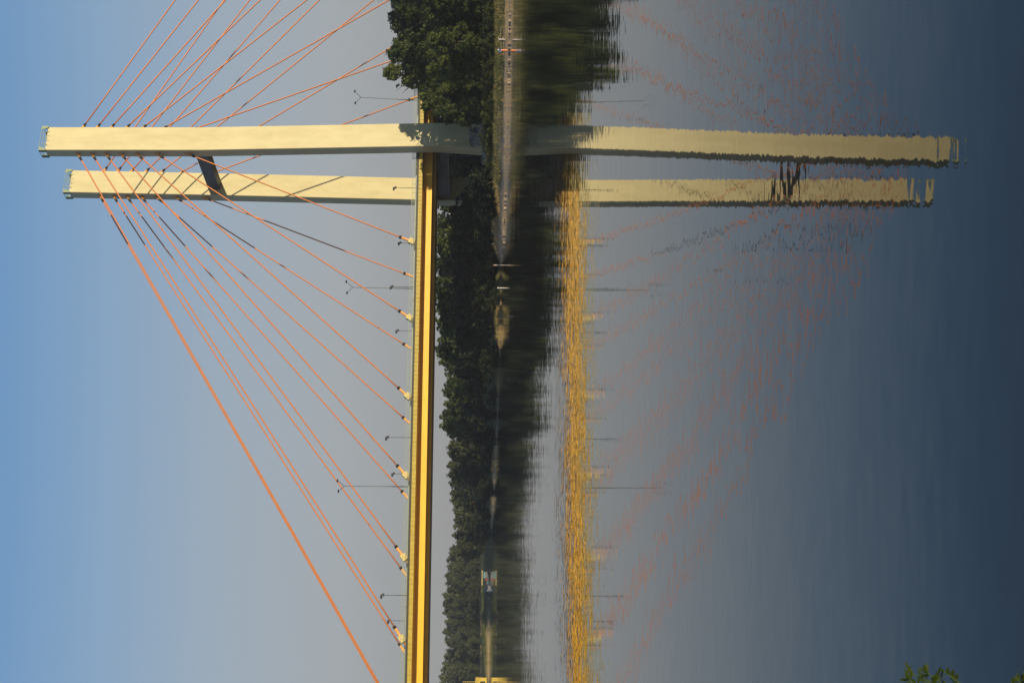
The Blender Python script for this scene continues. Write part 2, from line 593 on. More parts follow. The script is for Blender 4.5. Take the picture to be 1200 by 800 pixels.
def mast(sg):
    mb = MB()
    ch = 0.10
    rings = []
    for z, w in PROF[sg]:
        k = 1.0 if z > 14 else 1.0 + 0.10 * (13 - z) / 13
        a, b_ = WD / 2 * k, WT / 2 * k
        y = -sg * w
        prof = [(-a + ch, -b_), (a - ch, -b_), (a, -b_ + ch), (a, b_ - ch), (a - ch, b_), (-a + ch, b_), (-a, b_ - ch), (-a, -b_ + ch)]
        i = len(mb.v)
        mb.v += [(px, y + py, z) for px, py in prof]
        rings.append(i)
    for i, j in zip(rings, rings[1:]):
        for k in range(8):
            mb.f.append((i + k, i + (k + 1) % 8, j + (k + 1) % 8, j + k))
    mb.f.append(tuple(rings[-1] + k for k in range(8)))
    mb.f.append(tuple(rings[0] + k for k in reversed(range(8))))
    o = mb.build('pylon', M['cream'], bridge)
    return o


pyl = {}
for sg in (1, -1):
    p = mast(sg); pyl[sg] = p
    p['label'] = 'cream pylon on the camera side of the deck, tree shadow on its foot' if sg == 1 else 'cream pylon behind the deck, striped by cable shadows'
    yc = -sg * mast_w(sg, ZT)
    a, b_ = WD / 2, WT / 2
    # railing cage on the top
    m_ = MB()
    H = 1.25
    for z in (ZT + H, ZT + H * 0.52):
        r_ = 0.035
        m_.box(-a - .12, a + .12, yc - b_ - .12 - r_, yc - b_ - .12 + r_, z - r_, z + r_)
        m_.box(-a - .12, a + .12, yc + b_ + .12 - r_, yc + b_ + .12 + r_, z - r_, z + r_)
        m_.box(-a - .12 - r_, -a - .12 + r_, yc - b_, yc + b_, z - r_ + .003, z + r_ - .003)
        m_.box(a + .12 - r_, a + .12 + r_, yc - b_, yc + b_, z - r_ + .003, z + r_ - .003)
    for xx in (-1.4, 0, 1.4):
        for yy in (-b_ - .12, b_ + .12):
            m_.box(xx - .03, xx + .03, yc + yy - .031, yc + yy + .031, ZT - .2, ZT + H)
    m_.build('top_railing', M['green'], p)
    for sx in (-1, 1):
        for sy in (-1, 1):
            m_ = MB()
            x0, x1 = sorted((sx * (a + .02), sx * (a + .07)))
            m_.box(x0, x1, yc + sy * (b_ + .15) - (0.9 if sy > 0 else 0), yc + sy * (b_ + .15) + (0 if sy > 0 else 0.9), ZT - .15, ZT + H)
            y0, y1 = sorted((yc + sy * (b_ + .15), yc + sy * (b_ + .21)))
            x0, x1 = sorted((sx * (a + .13), sx * (a - .75)))
            # tapering side gusset
            top = [(x0, y0, ZT + H), (x1, y0, ZT + H), (x1, y1, ZT + H), (x0, y1, ZT + H)]
            xi = sx * (a - .25)
            xs = sorted((sx * (a + .13), xi))
            bot = [(xs[0], y0, ZT - .15), (xs[1], y0, ZT - .15), (xs[1], y1, ZT - .15), (xs[0], y1, ZT - .15)]
            m_.hexa(bot + top)
            m_.build('corner_panel', M['green'], p)
    # short seam plates below the rim
    for xx in (-1.6, -.5, .6, 1.7):
        m_ = MB()
        m_.box(xx - .09, xx + .09, yc - b_ - .035, yc - b_ - .003, ZT - 0.55, ZT - .003)
        m_.build('rim_bracket', M['green'], p)
    # foundation plinth
    m_ = MB()
    w0 = mast_w(sg, 0)
    m_.box(-4.2, 4.2, -sg * w0 - 2.8, -sg * w0 + 2.8, 1.0, 4.1)
    m_.build('plinth', M['concrete'], p)
    # spray paint round the foot
    for ci, mm in ((0, 'graffiti_dark'), (1, 'graffiti_pale')):
        rg = random.Random(5 + ci + sg)
        m_ = MB()
        for q in range(15):
            cx = rg.uniform(-2.3, 2.0); cz = rg.uniform(4.4, 6.6)
            pp = []
            for e in range(9):
                pp.append((cx + 0.45 * math.cos(e * .9 + q) + e * .05, cz + 0.5 * math.sin(e * 1.3 + q * 2)))
            for (xa, za), (xb, zb) in zip(pp, pp[1:]):
                dx, dz_ = xb - xa, zb - za
                L = math.hypot(dx, dz_) or 1
                nx, nz_ = -dz_ / L * .06, dx / L * .06
                def yy_(z): return -sg * mast_w(sg, z) - WT / 2 * (1 + .1 * (13 - z) / 13) - 0.006 - .003 * ci - .0002 * q
                m_.face([(xa - nx, yy_(za - nz_), za - nz_), (xb - nx, yy_(zb - nz_), zb - nz_), (xb + nx, yy_(zb + nz_), zb + nz_), (xa + nx, yy_(za + nz_), za + nz_)])
        m_.build('graffiti', M[mm], p)

# strut high between the pylons
m_ = MB()
ya, yb = -mast_w(1, 62.4) + WT / 2 - .05, mast_w(-1, 62.4) - WT / 2 + .05
m_.hexa([(-1.3, ya, 61.2), (1.0, ya, 61.2), (1.0, yb, 61.2), (-1.3, yb, 61.2), (-1.3, ya, 63.7), (1.0, ya, 63.7), (1.0, yb, 63.7), (-1.3, yb, 63.7)])
st = m_.build('upper_strut', M['strut'], bridge)
# tie beam under the deck
m_ = MB()
ya, yb = -mast_w(1, 12.3) + WT / 2 - .05, mast_w(-1, 12.3) - WT / 2 + .05
m_.hexa([(-1.9, ya, 11.25), (1.9, ya, 11.25), (1.9, yb, 11.25), (-1.9, yb, 11.25), (-1.9, ya, 13.35), (1.9, ya, 13.35), (1.9, yb, 13.35), (-1.9, yb, 13.35)])
cb = m_.build('cross_beam', M['strut'], bridge)  # dark strut colour paints in the shade under the deck
m_ = MB()
m_.box(-2.1, 2.1, ya + .1, yb - .1, 11.0, 11.24)
m_.build('ledge', M['concrete'], cb)
m_ = MB()
for k in range(8):
    yy = ya + .6 + k * .62
    m_.box(-1.99, -1.905, yy, yy + .2, 11.5, 12.75)
o = m_.build('access_grille', M['steel'], cb)
for yy in (-6, 6):
    m_ = MB()
    m_.box(-.7, .7, yy * .7 - .7, yy * .7 + .7, 13.353, 13.615)
    m_.build('bearing', M['steel'], cb)

# abutment pier beyond the trees and the pier outside the picture
for sx in (60.0, 112.0, -292.0):
    m_ = MB()
    for yy in (-4.5, 4.5):
        m_.tube([(sx, yy, -1 if sx < 0 else 2), (sx, yy, 12.59 + zs(sx))], 0.9, 16)
    m_.box(sx - 1.1, sx + 1.1, -6.0, 6.0, 12.6 + zs(sx), 13.615 + zs(sx))
    m_.build('pier', M['concrete'], bridge)

# stay cables --------------------------------------------------------
ZJ = [64.3, 70.55, 74.69, 77.98, 81.07, 83.94, 86.84]
SM = [21.68, 38.28, 54.61, 70.34, 85.90, 100.72, 115.0]
SB = [22.98, 40.59, 59.92, 78.62, 98.31, 118.4, 139.0]
WDK = 8.62
E_ = 2.75


def seg(a, b_, t0, t1): return a + (b_ - a).normalized() * t0, a + (b_ - a).normalized() * t1


for sg in (1, -1):
    for side in (-1, 1):
        for j in range(7):
            sd = (-SM[j] if side < 0 else SB[j])
            zt_ = ZJ[j] + DZ
            wt = 9.59 - .0199 * (ZJ[j] - 60)
            top = Vector((side * E_, -sg * wt, zt_))
            bot = Vector((sd, -sg * WDK, 18.31 + DZ + zs(sd)))
            # run on to the deck surface
            dr = (bot - top).normalized()
            dk = bot + dr * ((17.0 + zs(sd) - bot.z) / dr.z)
            L = (bot - top).length
            m_ = MB()
            n = 14
            pp = []; sag = 0.0016 * L * (L / 100)
            for k in range(n + 1):
                f = k / n
                p_ = top.lerp(bot, f); p_.z -= 4 * sag * f * (1 - f) * .35
                pp.append(p_)
            m_.tube(pp, 0.138, 8)
            c = m_.build('stay_cable', M['orange'], bridge, smooth=True)
            # tower end
            a_, b2 = seg(top, bot, -0.5, 1.15)
            q = MB(); q.tube([a_, b2], [0.40, 0.27], 10); q.build('socket', M['sleeve'], c, smooth=True)
            a_, b2 = seg(top, bot, 1.152, 1.85)
            q = MB(); q.tube([a_, b2], [0.29, 0.20], 10); q.build('collar', M['black'], c, smooth=True)
            # deck end
            LS = 1.15 / abs(dr.z) + 2.3
            a_, b2 = seg(dk, top, 0.0, LS)
            q = MB(); q.tube([a_, b2], 0.25, 10); q.build('sleeve', M['sleeve'], c, smooth=True)
            a_, b2 = seg(dk, top, LS + .002, LS + .45)
            q = MB(); q.tube([a_, b2], 0.33, 10); q.build('collar', M['black'], c, smooth=True)
            if sg == 1:
                q = MB()
                f = (top - dk).normalized(); cc = dk + f * (1.15 / abs(f.z))
                u = Vector((0, 1, 0)); wv = f.cross(u)
                hx, hy, hz = .55, .52, .62
                q.hexa([cc + f * ax * hz + u * ay * hy + wv * aw * hx for aw in (-1, 1) for ax, ay in ((-1, -1), (1, -1), (1, 1), (-1, 1))])
                q.build('anchor_box', M['box'], c)

# ------------------------------------------------------------------ lamps on the bridge
TL = 'tall grey double-armed lamp post '
tall = [(16.6, 0.045, 'standing on the deck right of the near pylon, leaning a little'), (-28.4, 0.012, 'on the deck between the pylons and the third cable anchor'), (-70.6, 0.004, 'on the deck near the fifth cable anchor from the pylons')]
tall = [(s_, l_, t_) for s_, l_, t_ in tall]
tall_lab = ['tall double-armed lamp post on the deck just right of the pylons, leaning slightly', 'tall double-armed lamp post on the middle of the bridge deck, nearest left of the pylons', 'tall double-armed lamp post on the bridge deck, farthest left of the pylons']
for k, (s_, lean, _) in enumerate(tall):
    p0 = b_world(s_, 0, 17.06 + zs(s_))
    r = empty('tall_street_lamp', p0, TH)
    r.rotation_euler = (0, lean, TH)
    tag(r, tall_lab[k], 'street lamp', 'tall lamps on the bridge')
    m_ = MB(); m_.tube([(0, 0, 0), (0, 0, 6), (0, 0, 13.6)], [0.11, 0.085, 0.05], 8); m_.build('pole', M['steel'], r, smooth=True)
    m_ = MB(); m_.tube([(0, 0, 0.003), (0, 0, .5)], .18, 8); m_.build('base', M['steel'], r)
    for sx in (-1, 1):
        m_ = MB(); m_.tube([(0, 0, 13.5), (sx * .3, -sx * .45, 13.95), (sx * .5, -sx * .8, 14.35), (sx * .62, -sx * 1.15, 14.7)], .045, 6); arm = m_.build('arm', M['lamp'], r)
        m_ = MB(); m_.ball((sx * .66, -sx * 1.35, 14.75), .33, 10, 6, (1, 1.2, .55)); m_.build('lamp_head', M['lamp'], arm, smooth=True)

near_s = [(13.8, 1, 'small walkway lamp on the near railing right of the pylons, below the tree tops'), (-10.6, 1, 'small walkway lamp in front of the far pylon'),
          (-32.7, 1, 'small walkway lamp on the near railing beside the tall middle lamp post'), (-64.0, 1, 'small walkway lamp on the near railing between two cable anchors, left of the deck middle'),
          (-94.0, 1, 'small walkway lamp on the near railing, farthest left'),
          (-12.9, -1, 'small walkway lamp on the far side close to the first cable anchor'), (-33.5, -1, 'small walkway lamp on the far side just left of the tall middle lamp post'),
          (-64.9, -1, 'small walkway lamp on the far side by the fifth cable anchor'), (-94.6, -1, 'small walkway lamp on the far side, farthest left, by the outer cable anchors')]
for s_, sg, lab in near_s:
    p0 = b_world(s_, sg * 10.3, 16.99 + zs(s_))
    r = empty('walkway_lamp', p0, TH)
    tag(r, lab, 'lamp', 'small lamps on the bridge walkways')
    m_ = MB(); m_.tube([(0, 0, 0), (0, 0, 4.55)], [0.065, .045], 8); m_.build('pole', M['lamp'], r, smooth=True)
    m_ = MB(); m_.tube([(0, 0, 4.35), (-.25, -.1, 4.75), (-.5, -.2, 4.95)], .04, 6); m_.build('arm', M['lamp'], r)
    m_ = MB(); m_.ball((-.25, -.1, 5.02), .36, 10, 6, (1.2, .8, .62)); m_.ball((.16, 0, 4.68), .26, 8, 5, (.9, .8, .8)); m_.build('lamp_head', M['lamp'], r, smooth=True)

# sign gantry at the far end, cut by the frame
r = empty('sign_gantry', b_world(48, 0, 16.99 + zs(48)), TH)
tag(r, 'dark road sign gantry above the deck behind the tall trees at the picture edge', 'sign gantry')
for sy in (-8.2, 8.2):
    m_ = MB(); m_.box(-.2, .2, sy - .2, sy + .2, 0, 6.4); m_.build('post', M['dark_panel'], r)
m_ = MB(); m_.box(-.25, .25, -7.99, 7.99, 5.3, 6.0); m_.build('beam', M['dark_panel'], r)
m_ = MB(); m_.box(-.6, -.27, -7.0, 9.6, 4.6, 8.3); m_.build('sign_panel', M['dark_panel'], r)

# ------------------------------------------------------------------ trees
def quad_leaf(V, F, c, nrm, size, rg):
    a = Vector((rg.uniform(-1, 1), rg.uniform(-1, 1), rg.uniform(-1, 1)))
    u = nrm.cross(a)
    if u.length < 1e-3: return
    u.normalize(); w = nrm.cross(u).normalized()
    i = len(V)
    s1 = size * rg.uniform(.7, 1.3); s2 = s1 * rg.uniform(.45, .75)
    V += [tuple(c - u * s1), tuple(c - w * s2), tuple(c + u * s1), tuple(c + w * s2)]
    F.append((i, i + 1, i + 2, i + 3))


def crown_mesh(name, rg, H, Rr, nleaf, size, material, low=0.12, lobes=26, conic=0.0, spiky=1.0):
    V = []; F = []
    L = []
    for k in range(lobes):
        t = rg.uniform(0, 1)
        z = H * (low + (0.93 - low) * t)
        env = math.sin(math.pi * min(1, (t * .86 + .14))) ** .6 if conic == 0 else (1 - t) ** conic
        env = max(env, .18)
        an = rg.uniform(0, 2 * math.pi); rr = Rr * env * rg.uniform(.15, .78)
        lr = Rr * rg.uniform(.17, .36) * (.55 + .45 * env)
        L.append((Vector((rr * math.cos(an), rr * math.sin(an), z)), lr))
    L.append((Vector((rg.uniform(-.1, .1) * Rr, rg.uniform(-.1, .1) * Rr, H * .92)), Rr * .25))
    tot = sum(l[1] ** 2 for l in L)
    for c, lr in L:
        n = int(nleaf * lr * lr / tot)
        # sub clumps give the surface a lumpy, broken look
        subs = []
        for q in range(12):
            v = Vector((rg.gauss(0, 1), rg.gauss(0, 1), rg.gauss(0, 1) * .85 + .15)).normalized()
            subs.append((c + v * lr * rg.uniform(.7, 1.0), lr * rg.uniform(.24, .44)))
        for q in range(n):
            sc, sr = subs[rg.randrange(12)]
            v = Vector((rg.gauss(0, 1), rg.gauss(0, 1), rg.gauss(0, 1))).normalized()
            p = sc + v * sr * (rg.random() ** .4) * spiky * (1.0 if rg.random() < .68 else rg.uniform(1, 1.9))
            if p.z < H * low * .35: continue
            nr = (v * .9 + (p - c).normalized() * .6 + Vector((rg.uniform(-1, 1), rg.uniform(-1, 1), rg.uniform(-.4, 1))) * .8).normalized()
            quad_leaf(V, F, p, nr, size, rg)
    me = bpy.data.meshes.new(name); me.from_pydata(V, [], F); me.materials.append(material); me.update()
    return me


def trunk_mesh(name, rg, H, Rr, rad):
    m_ = MB()
    bx, by = rg.uniform(-.3, .3), rg.uniform(-.3, .3)
    m_.tube([(0, 0, -.6), (0, 0, .4), (bx, by, H * .35), (bx * 1.5, by * .5, H * .62), (bx, by, H * .88)], [rad * 1.5, rad, rad * .75, rad * .45, rad * .1], 8, False)
    for k in range(8):
        z = H * rg.uniform(.22, .7); an = rg.uniform(0, 6.28); l_ = Rr * rg.uniform(.5, .85)
        m_.tube([(bx * z / H, by * z / H, z), (l_ * .5 * math.cos(an), l_ * .5 * math.sin(an), z + l_ * .3), (l_ * math.cos(an), l_ * math.sin(an), z + l_ * .75)], [rad * .42, rad * .25, rad * .06], 5, False)
    return m_.mesh(name, M['bark'], True)


rgt_ = random.Random(11)
KIND = {}
for nm, n, H, Rr, nl, sz, mm, lob, low in (
        ('near', 4, 18.0, 5.2, 14000, 0.24, 'leaf_a', 48, .10),
        ('low', 3, 10.0, 5.0, 5500, 0.34, 'leaf_shade', 26, .0),
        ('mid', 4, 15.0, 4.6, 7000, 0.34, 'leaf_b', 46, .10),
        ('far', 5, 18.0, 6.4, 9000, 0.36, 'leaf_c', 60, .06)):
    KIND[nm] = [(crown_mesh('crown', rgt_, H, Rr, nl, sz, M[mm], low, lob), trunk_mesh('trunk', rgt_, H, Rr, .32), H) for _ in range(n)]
KIND['dark_shrub'] = [(crown_mesh('foliage', rgt_, 3.0, 2.3, 1500, 0.17, M['leaf_shade'], .0, 14), trunk_mesh('stem', rgt_, 3.0, 2.0, .07), 3.0) for _ in range(3)]
KIND['shrub'] = [(crown_mesh('foliage', rgt_, 3.0, 2.3, 1500, 0.17, M['leaf_s'], .05, 14), trunk_mesh('stem', rgt_, 3.0, 2.0, .07), 3.0) for _ in range(3)]


def plant(kind, x, y, z, h, label, cat, group, name, wide=1.0, rg=rgt_):
    cm, tm, H = KIND[kind][rg.randrange(len(KIND[kind]))]
    r = empty(name, (x, y, z), rg.uniform(0, 6.28))
    k = h / H
    r.scale = (k * wide, k * wide, k)
    tag(r, label, cat, group)
    link('foliage' if 'shrub' in kind else 'crown', cm, r)
    link('stem' if 'shrub' in kind else 'trunk', tm, r)
    return r


ORD = 'first second third fourth fifth sixth seventh eighth ninth tenth eleventh twelfth thirteenth fourteenth fifteenth sixteenth seventeenth eighteenth nineteenth twentieth'.split()
CNT = {}


def nth(key, text):
    CNT[key] = CNT.get(key, 0) + 1
    n = CNT[key]
    w = ORD[n - 1] if n <= 20 else ('twenty-' + ORD[n - 21] if n < 30 else 'thirtieth' if n == 30 else 'thirty-' + ORD[n - 31] if n < 40 else 'fortieth')
    return text.replace('#', w)


def ground_z(p):
    """height of the far bank under a point"""
    best = 0; bo = None
    for (a, _), (b_, _) in zip(shore, shore[1:]):
        e = b_ - a
        det = e.x * INL.y - e.y * INL.x
        if abs(det) < 1e-9: continue
        q = p - a
        u = (q.x * INL.y - q.y * INL.x) / det
        if 0 <= u <= 1:
            o = (q - e * u).dot(INL)
            if bo is None or abs(o) < abs(bo): bo = o
    if bo is None: return 2.0
    return land_h(max(0, bo)) - .05


def tree_px(kind, py, px_top, Y, label, group, wide=1.0, cat='tree', name='tree'):
    """tree at forward distance Y whose top reaches photo pixel (px_top, py)"""
    t = on_y(px_top, py, Y)
    gz = ground_z(Vector((t.x, t.y, 0)))
    return plant(kind, t.x, t.y, gz, max(1.2, (t.z - gz) / .99), label, cat, group, name, wide)


rg = random.Random(3)
# A: the tall wood on the right, above the deck
top_A = [(-30, 462), (0, 458), (22, 462), (40, 459), (60, 453), (74, 449), (88, 449), (100, 478)]
for py, px in ((-28, 458), (-6, 458), (12, 461), (31, 458), (48, 461), (63, 453)):
    tree_px('near', py, px, rg.uniform(270, 279), nth('a', 'tall dark tree rising above the deck, # from the picture edge in the right-hand wood'), 'tall trees of the right-hand wood', .95)
tree_px('near', 84, 449, 279, 'tallest broadleaf tree of the wood, nearest the pylons, leaning over the deck lamp', 'tall trees of the right-hand wood', .95)
for k in range(7):
    py = -20 + k * 17
    tree_px('near', py, rg.uniform(492, 505), rg.uniform(238, 247), nth('b', 'lower dark tree fronting the right-hand wood, # from the picture edge'), 'front trees of the right-hand wood', 1.05)
for py, px, Y in ((104, 490, 268), (114, 490, 266), (124, 493, 264), (133, 508, 260), (112, 518, 250), (126, 532, 246)):
    tree_px('near', py, px, Y, nth('c', 'dark tree hiding the girder beside the near pylon, # counted from the right-hand wood'), 'trees beside the near pylon foot', .9)
# wood continues outside the picture on the sunny side
for k in range(34):
    x = 84 + (k % 9) * 12 + rg.uniform(-3, 3); y = 268 + (k // 9) * 17 - (k % 9) * 8 + rg.uniform(-3, 3)
    if abs((Vector((x, y, 0)) - BO).dot(tvec)) < 15: continue
    gz = ground_z(Vector((x, y, 0)))
    plant('near', x, y, gz, rg.uniform(19, 25), 'dark broadleaf tree added beyond the right picture edge to shade the far pylon', 'tree', 'trees beyond the picture edge', 'tree')
for x, y, h in ((66, 285, 21), (71, 280, 25), (78, 275, 26), (86, 271, 26), (73, 289, 23), (82, 283, 25)):  # extra trees added to shade the far pylon's lower leg
    plant('near', x, y, 2.6, h, 'dark broadleaf tree added beyond the right picture edge to shade the far pylon', 'tree', 'trees beyond the picture edge', 'tree')
# behind the bridge on the right of the pylons, dark mass
for k in range(12):
    py = -30 + k * 14
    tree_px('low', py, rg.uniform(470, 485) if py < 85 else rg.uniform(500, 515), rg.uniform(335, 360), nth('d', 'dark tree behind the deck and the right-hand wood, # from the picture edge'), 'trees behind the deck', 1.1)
for k in range(8):
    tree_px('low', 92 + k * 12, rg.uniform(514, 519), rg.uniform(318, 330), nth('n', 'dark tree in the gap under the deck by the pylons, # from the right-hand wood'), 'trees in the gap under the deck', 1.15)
# B: behind the deck, left of the pylons
sky_B = [(150, 514), (240, 513), (300, 511), (350, 510), (400, 514), (425, 517), (440, 521), (460, 518), (480, 517), (495, 516), (510, 521), (540, 525), (570, 527), (600, 529), (620, 531), (640, 532)]
far_Y = [(150, 330), (300, 330), (400, 355), (480, 430), (560, 480), (600, 540), (640, 610)]
y_ = 165
while y_ < 430:
    Y = interp(far_Y, y_)
    tree_px('mid', y_ + rg.uniform(-3, 3), interp(sky_B, y_) + rg.uniform(-5, 0), Y + rg.uniform(-6, 10), nth('e', '# crown from the pylons along the skyline of the dark wood behind the bridge'), 'wood behind the bridge', 1.05)
    y_ += 10
y_ = 232
while y_ < 440:
    Y = interp(far_Y, y_) - 30
    tree_px('low', y_ + rg.uniform(-4, 4), rg.uniform(526, 544), Y + rg.uniform(-6, 6), nth('f', 'lower shade-darkened tree before the dark wood, # from the far pylon'), 'shaded front trees behind the bridge', 1.15)
    y_ += 17
y_ = 432
while y_ < 652:
    Y = interp(far_Y, y_)
    tree_px('mid' if y_ < 520 else 'far', y_ + rg.uniform(-3, 3), interp(sky_B, y_) + rg.uniform(-1.5, 3.5), Y + rg.uniform(-8, 12), nth('g', 'green skyline tree of the middle bank, # from the dark wood'), 'trees of the middle bank', 1.0)
    y_ += 8
y_ = 436
while y_ < 640:
    Y = interp(far_Y, y_) - 35
    tree_px('low', y_ + rg.uniform(-4, 4), rg.uniform(541, 556), Y + rg.uniform(-6, 6), nth('h', 'low dark bushy tree over the middle shore, # from the dark wood'), 'low trees of the middle bank', 1.2)
    y_ += 14
# C: hazy far hill on the left
sky_C = [(640, 527), (660, 524), (680, 522), (700, 519), (720, 521), (740, 519), (760, 522), (780, 516), (800, 512), (860, 508)]
y_ = 642
while y_ < 850:
    tree_px('far', y_ + rg.uniform(-3, 3), interp(sky_C, y_) + rg.uniform(-1, 3), rg.uniform(790, 820), nth('i', 'far hazy tree on the crest of the far wood, # from the middle bank'), 'crest trees of the far wood', 1.0)
    y_ += 8
y_ = 646
while y_ < 850:
    tree_px('far', y_ + rg.uniform(-3, 3), rg.uniform(529, 537), rg.uniform(735, 755), nth('j', 'far olive tree halfway down the far wood, # from the middle bank'), 'middle trees of the far wood', 1.0)
    y_ += 9
y_ = 650
while y_ < 850:
    tree_px('far', y_ + rg.uniform(-3, 3), rg.uniform(544, 551), rg.uniform(695, 712), nth('k', 'far rounded tree behind the promenade wall, # from the middle bank'), 'front trees of the far wood', 1.15)
    y_ += 9

# shrubs along the bank
y_ = -24
while y_ < 235:
    for row in range(2):
        base = on_z(interp([(a, b_) for a, b_ in SH], y_), y_)
        p = base + INL * (13 + row * 7 + rg.uniform(-1.5, 2))
        gz = ground_z(Vector((p.x, p.y, 0)))
        plant('shrub', p.x, p.y, gz - .2, (rg.uniform(1.3, 1.9) + .5 * row), nth('l%d' % row, ('green front row shrub on the sandy bank, # from the picture edge' if row == 0 else 'green back row shrub above the sandy bank, # from the picture edge')), 'shrub', 'shrubs along the sandy bank', 'shrub', rg.uniform(.9, 1.3))
    y_ += 10
y_ = 240
while y_ < 640:
    base = on_z(interp([(a, b_) for a, b_ in SH], y_), y_)
    p = base + INL * ((1.5 if y_ > 410 or 312 < y_ < 362 else 7) + rg.uniform(0, 7))
    gz = ground_z(Vector((p.x, p.y, 0)))
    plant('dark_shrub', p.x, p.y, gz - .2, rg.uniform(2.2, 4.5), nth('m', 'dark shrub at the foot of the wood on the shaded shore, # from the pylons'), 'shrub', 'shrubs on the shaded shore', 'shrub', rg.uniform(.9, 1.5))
    y_ += 12

# ------------------------------------------------------------------ things on the shore
def post_at(py, px_top, px_bot, mats, label, name, cat, w=.09):
    b_ = on_z(px_bot, py)
    t = on_y(px_top, py, b_.y)
    h = t.z
    r = empty(name, (b_.x, b_.y, 0))
    tag(r, label, cat)
    return r, h


# slim white post with a forked top and two rails, at the water's edge
r, h = post_at(46.5, 583.5, 596.5, None, 'slim white post with a forked top and low rails at the sandy water edge', 'mooring_post', 'post')
m_ = MB(); m_.tube([(0, 0, -.3), (0, 0, h - .25)], .07, 8); m_.build('pole', M['white'], r)
m_ = MB(); m_.tube([(0, 0, h - .28), (.12, 0, h - .12), (.3, 0, h)], .05, 6); m_.tube([(0, 0, h - .28), (-.14, 0, h - .15)], .05, 6); m_.build('fork', M['white'], r)
for zz in (h - .42, .85):
    m_ = MB(); m_.tube([(-1.7, .2, zz - .12), (0, .12, zz), (1.9, .2, zz - .04)], .03, 5); m_.build('rail', M['wood'], r)
r, h = post_at(59.5, 583, 596.5, None, 'short orange post with a blue and white sign board on top at the water edge', 'marker_post', 'post')
m_ = MB(); m_.tube([(0, 0, -.3), (0, 0, h * .68)], .16, 10); m_.build('pole', M['postorange'], r)
m_ = MB(); m_.box(-.26, .22, -.05, .05, h * .68 + .003, h * .9); m_.build('blue_board', M['blue'], r)
m_ = MB(); m_.hexa([(-.02, -.05, h * .903), (.22, -.05, h * .903), (.22, .05, h * .903), (-.02, .05, h * .903), (.08, -.05, h), (.2, -.05, h), (.2, .05, h), (.08, .05, h)]); m_.build('white_tip', M['white'], r)

r, h = post_at(311, 577.5, 588.5, None, 'pale weathered post with a reddish tip standing in dark water off the sand spit', 'mooring_post', 'post')
m_ = MB(); m_.tube([(0, 0, -.5), (.03, 0, h * .5), (-.02, 0, h * .9)], [.15, .12, .17], 9); m_.build('pole', M['wood'], r)
m_ = MB(); m_.tube([(-.02, 0, h * .903), (-.02, 0, h)], [.13, .06], 9); m_.build('cap', M['red'], r)
r, h = post_at(337.5, 583.5, 588, None, 'short stub of a white post alone in the dark water left of the weathered post', 'mooring_post', 'post')
m_ = MB(); m_.tube([(0, 0, -.5), (0, 0, h)], [.13, .10], 9); m_.ball((0, 0, h), .15, 8, 5); m_.build('pole', M['white'], r)
r, h = post_at(515.5, 568.5, 581, None, 'thin white-tipped pole on the shaded shore by the second sandy beach', 'marker_post', 'post')
m_ = MB(); m_.tube([(0, 0, -.3), (0, 0, h * .72)], .05, 6); m_.build('pole', M['lamp'], r)
m_ = MB(); m_.tube([(0, 0, h * .723), (0, 0, h)], .12, 8); m_.build('tip', M['white'], r)

# reeds / driftwood on the sand spit
def grass_tuft(mb, c, n, hh, rg):
    for k in range(n):
        a = rg.uniform(0, 6.28); l_ = hh * rg.uniform(.5, 1)
        p = Vector(c) + Vector((rg.uniform(-.5, .5), rg.uniform(-.5, .5), 0))
        q = p + Vector((math.cos(a) * l_ * .35, math.sin(a) * l_ * .35, l_))
        e = Vector((-math.sin(a), math.cos(a), 0)) * .03
        mb.face([p - e, p + e, q])


M['straw'] = mat('dry_straw_grass', (0.42, 0.31, 0.12), 0.8, 0.2, 3.0)
M['sedge'] = mat('green_bank_grass', (0.10, 0.115, 0.03), 0.8, 0.25, 1.0)
gg = MB(); gs = MB()
SHT = [(a, b_) for a, b_ in SH]
for k in range(5200):
    py = rg.uniform(-20, 309)
    o_ = rg.uniform(.5, 12)
    p = on_z(interp(SHT, py), py) + INL * o_
    z = ground_z(Vector((p.x, p.y, 0)))
    if o_ < 4.5 and rg.random() < .7: continue
    t_ = gs if (py > 235 or o_ < 4.5 or rg.random() < .25) else gg
    grass_tuft(t_, (p.x, p.y, z), 7, rg.uniform(.12, .28) if o_ < 4.5 and py < 285 else rg.uniform(.3, .8), rg)
for k in range(700):
    py = rg.choice((rg.uniform(360, 409), rg.uniform(520, 610)))
    p = on_z(interp(SHT, py), py) + INL * rg.uniform(.3, 5)
    grass_tuft(gs, (p.x, p.y, ground_z(Vector((p.x, p.y, 0)))), 6, rg.uniform(.3, .8), rg)
tag(gg.build('bank_grass', M['sedge']), 'short green grass growing on the sandy river bank', 'grass', kind='stuff')
tag(gs.build('straw_grass', M['straw']), 'dry golden grass tufts along the sand spits', 'grass', kind='stuff')

# stones at the waterline
sm = MB()
M['stone'] = mat('shore_stones', (0.34, 0.26, 0.18), 0.85, 0.3, 2.0)
for k in range(160):
    py = rg.choice((rg.uniform(0, 110), rg.uniform(225, 300), rg.uniform(600, 860)))
    p = on_z(interp(SHT, py), py) + INL * rg.uniform(-.5, 1.8)
    sm.ball((p.x, p.y, .05), rg.uniform(.12, .34), 6, 4, (rg.uniform(.8, 1.5), 1, .6))
tag(sm.build('shore_stones', M['stone'], smooth=True), 'small brown stones along the waterline', 'stones', kind='stuff')

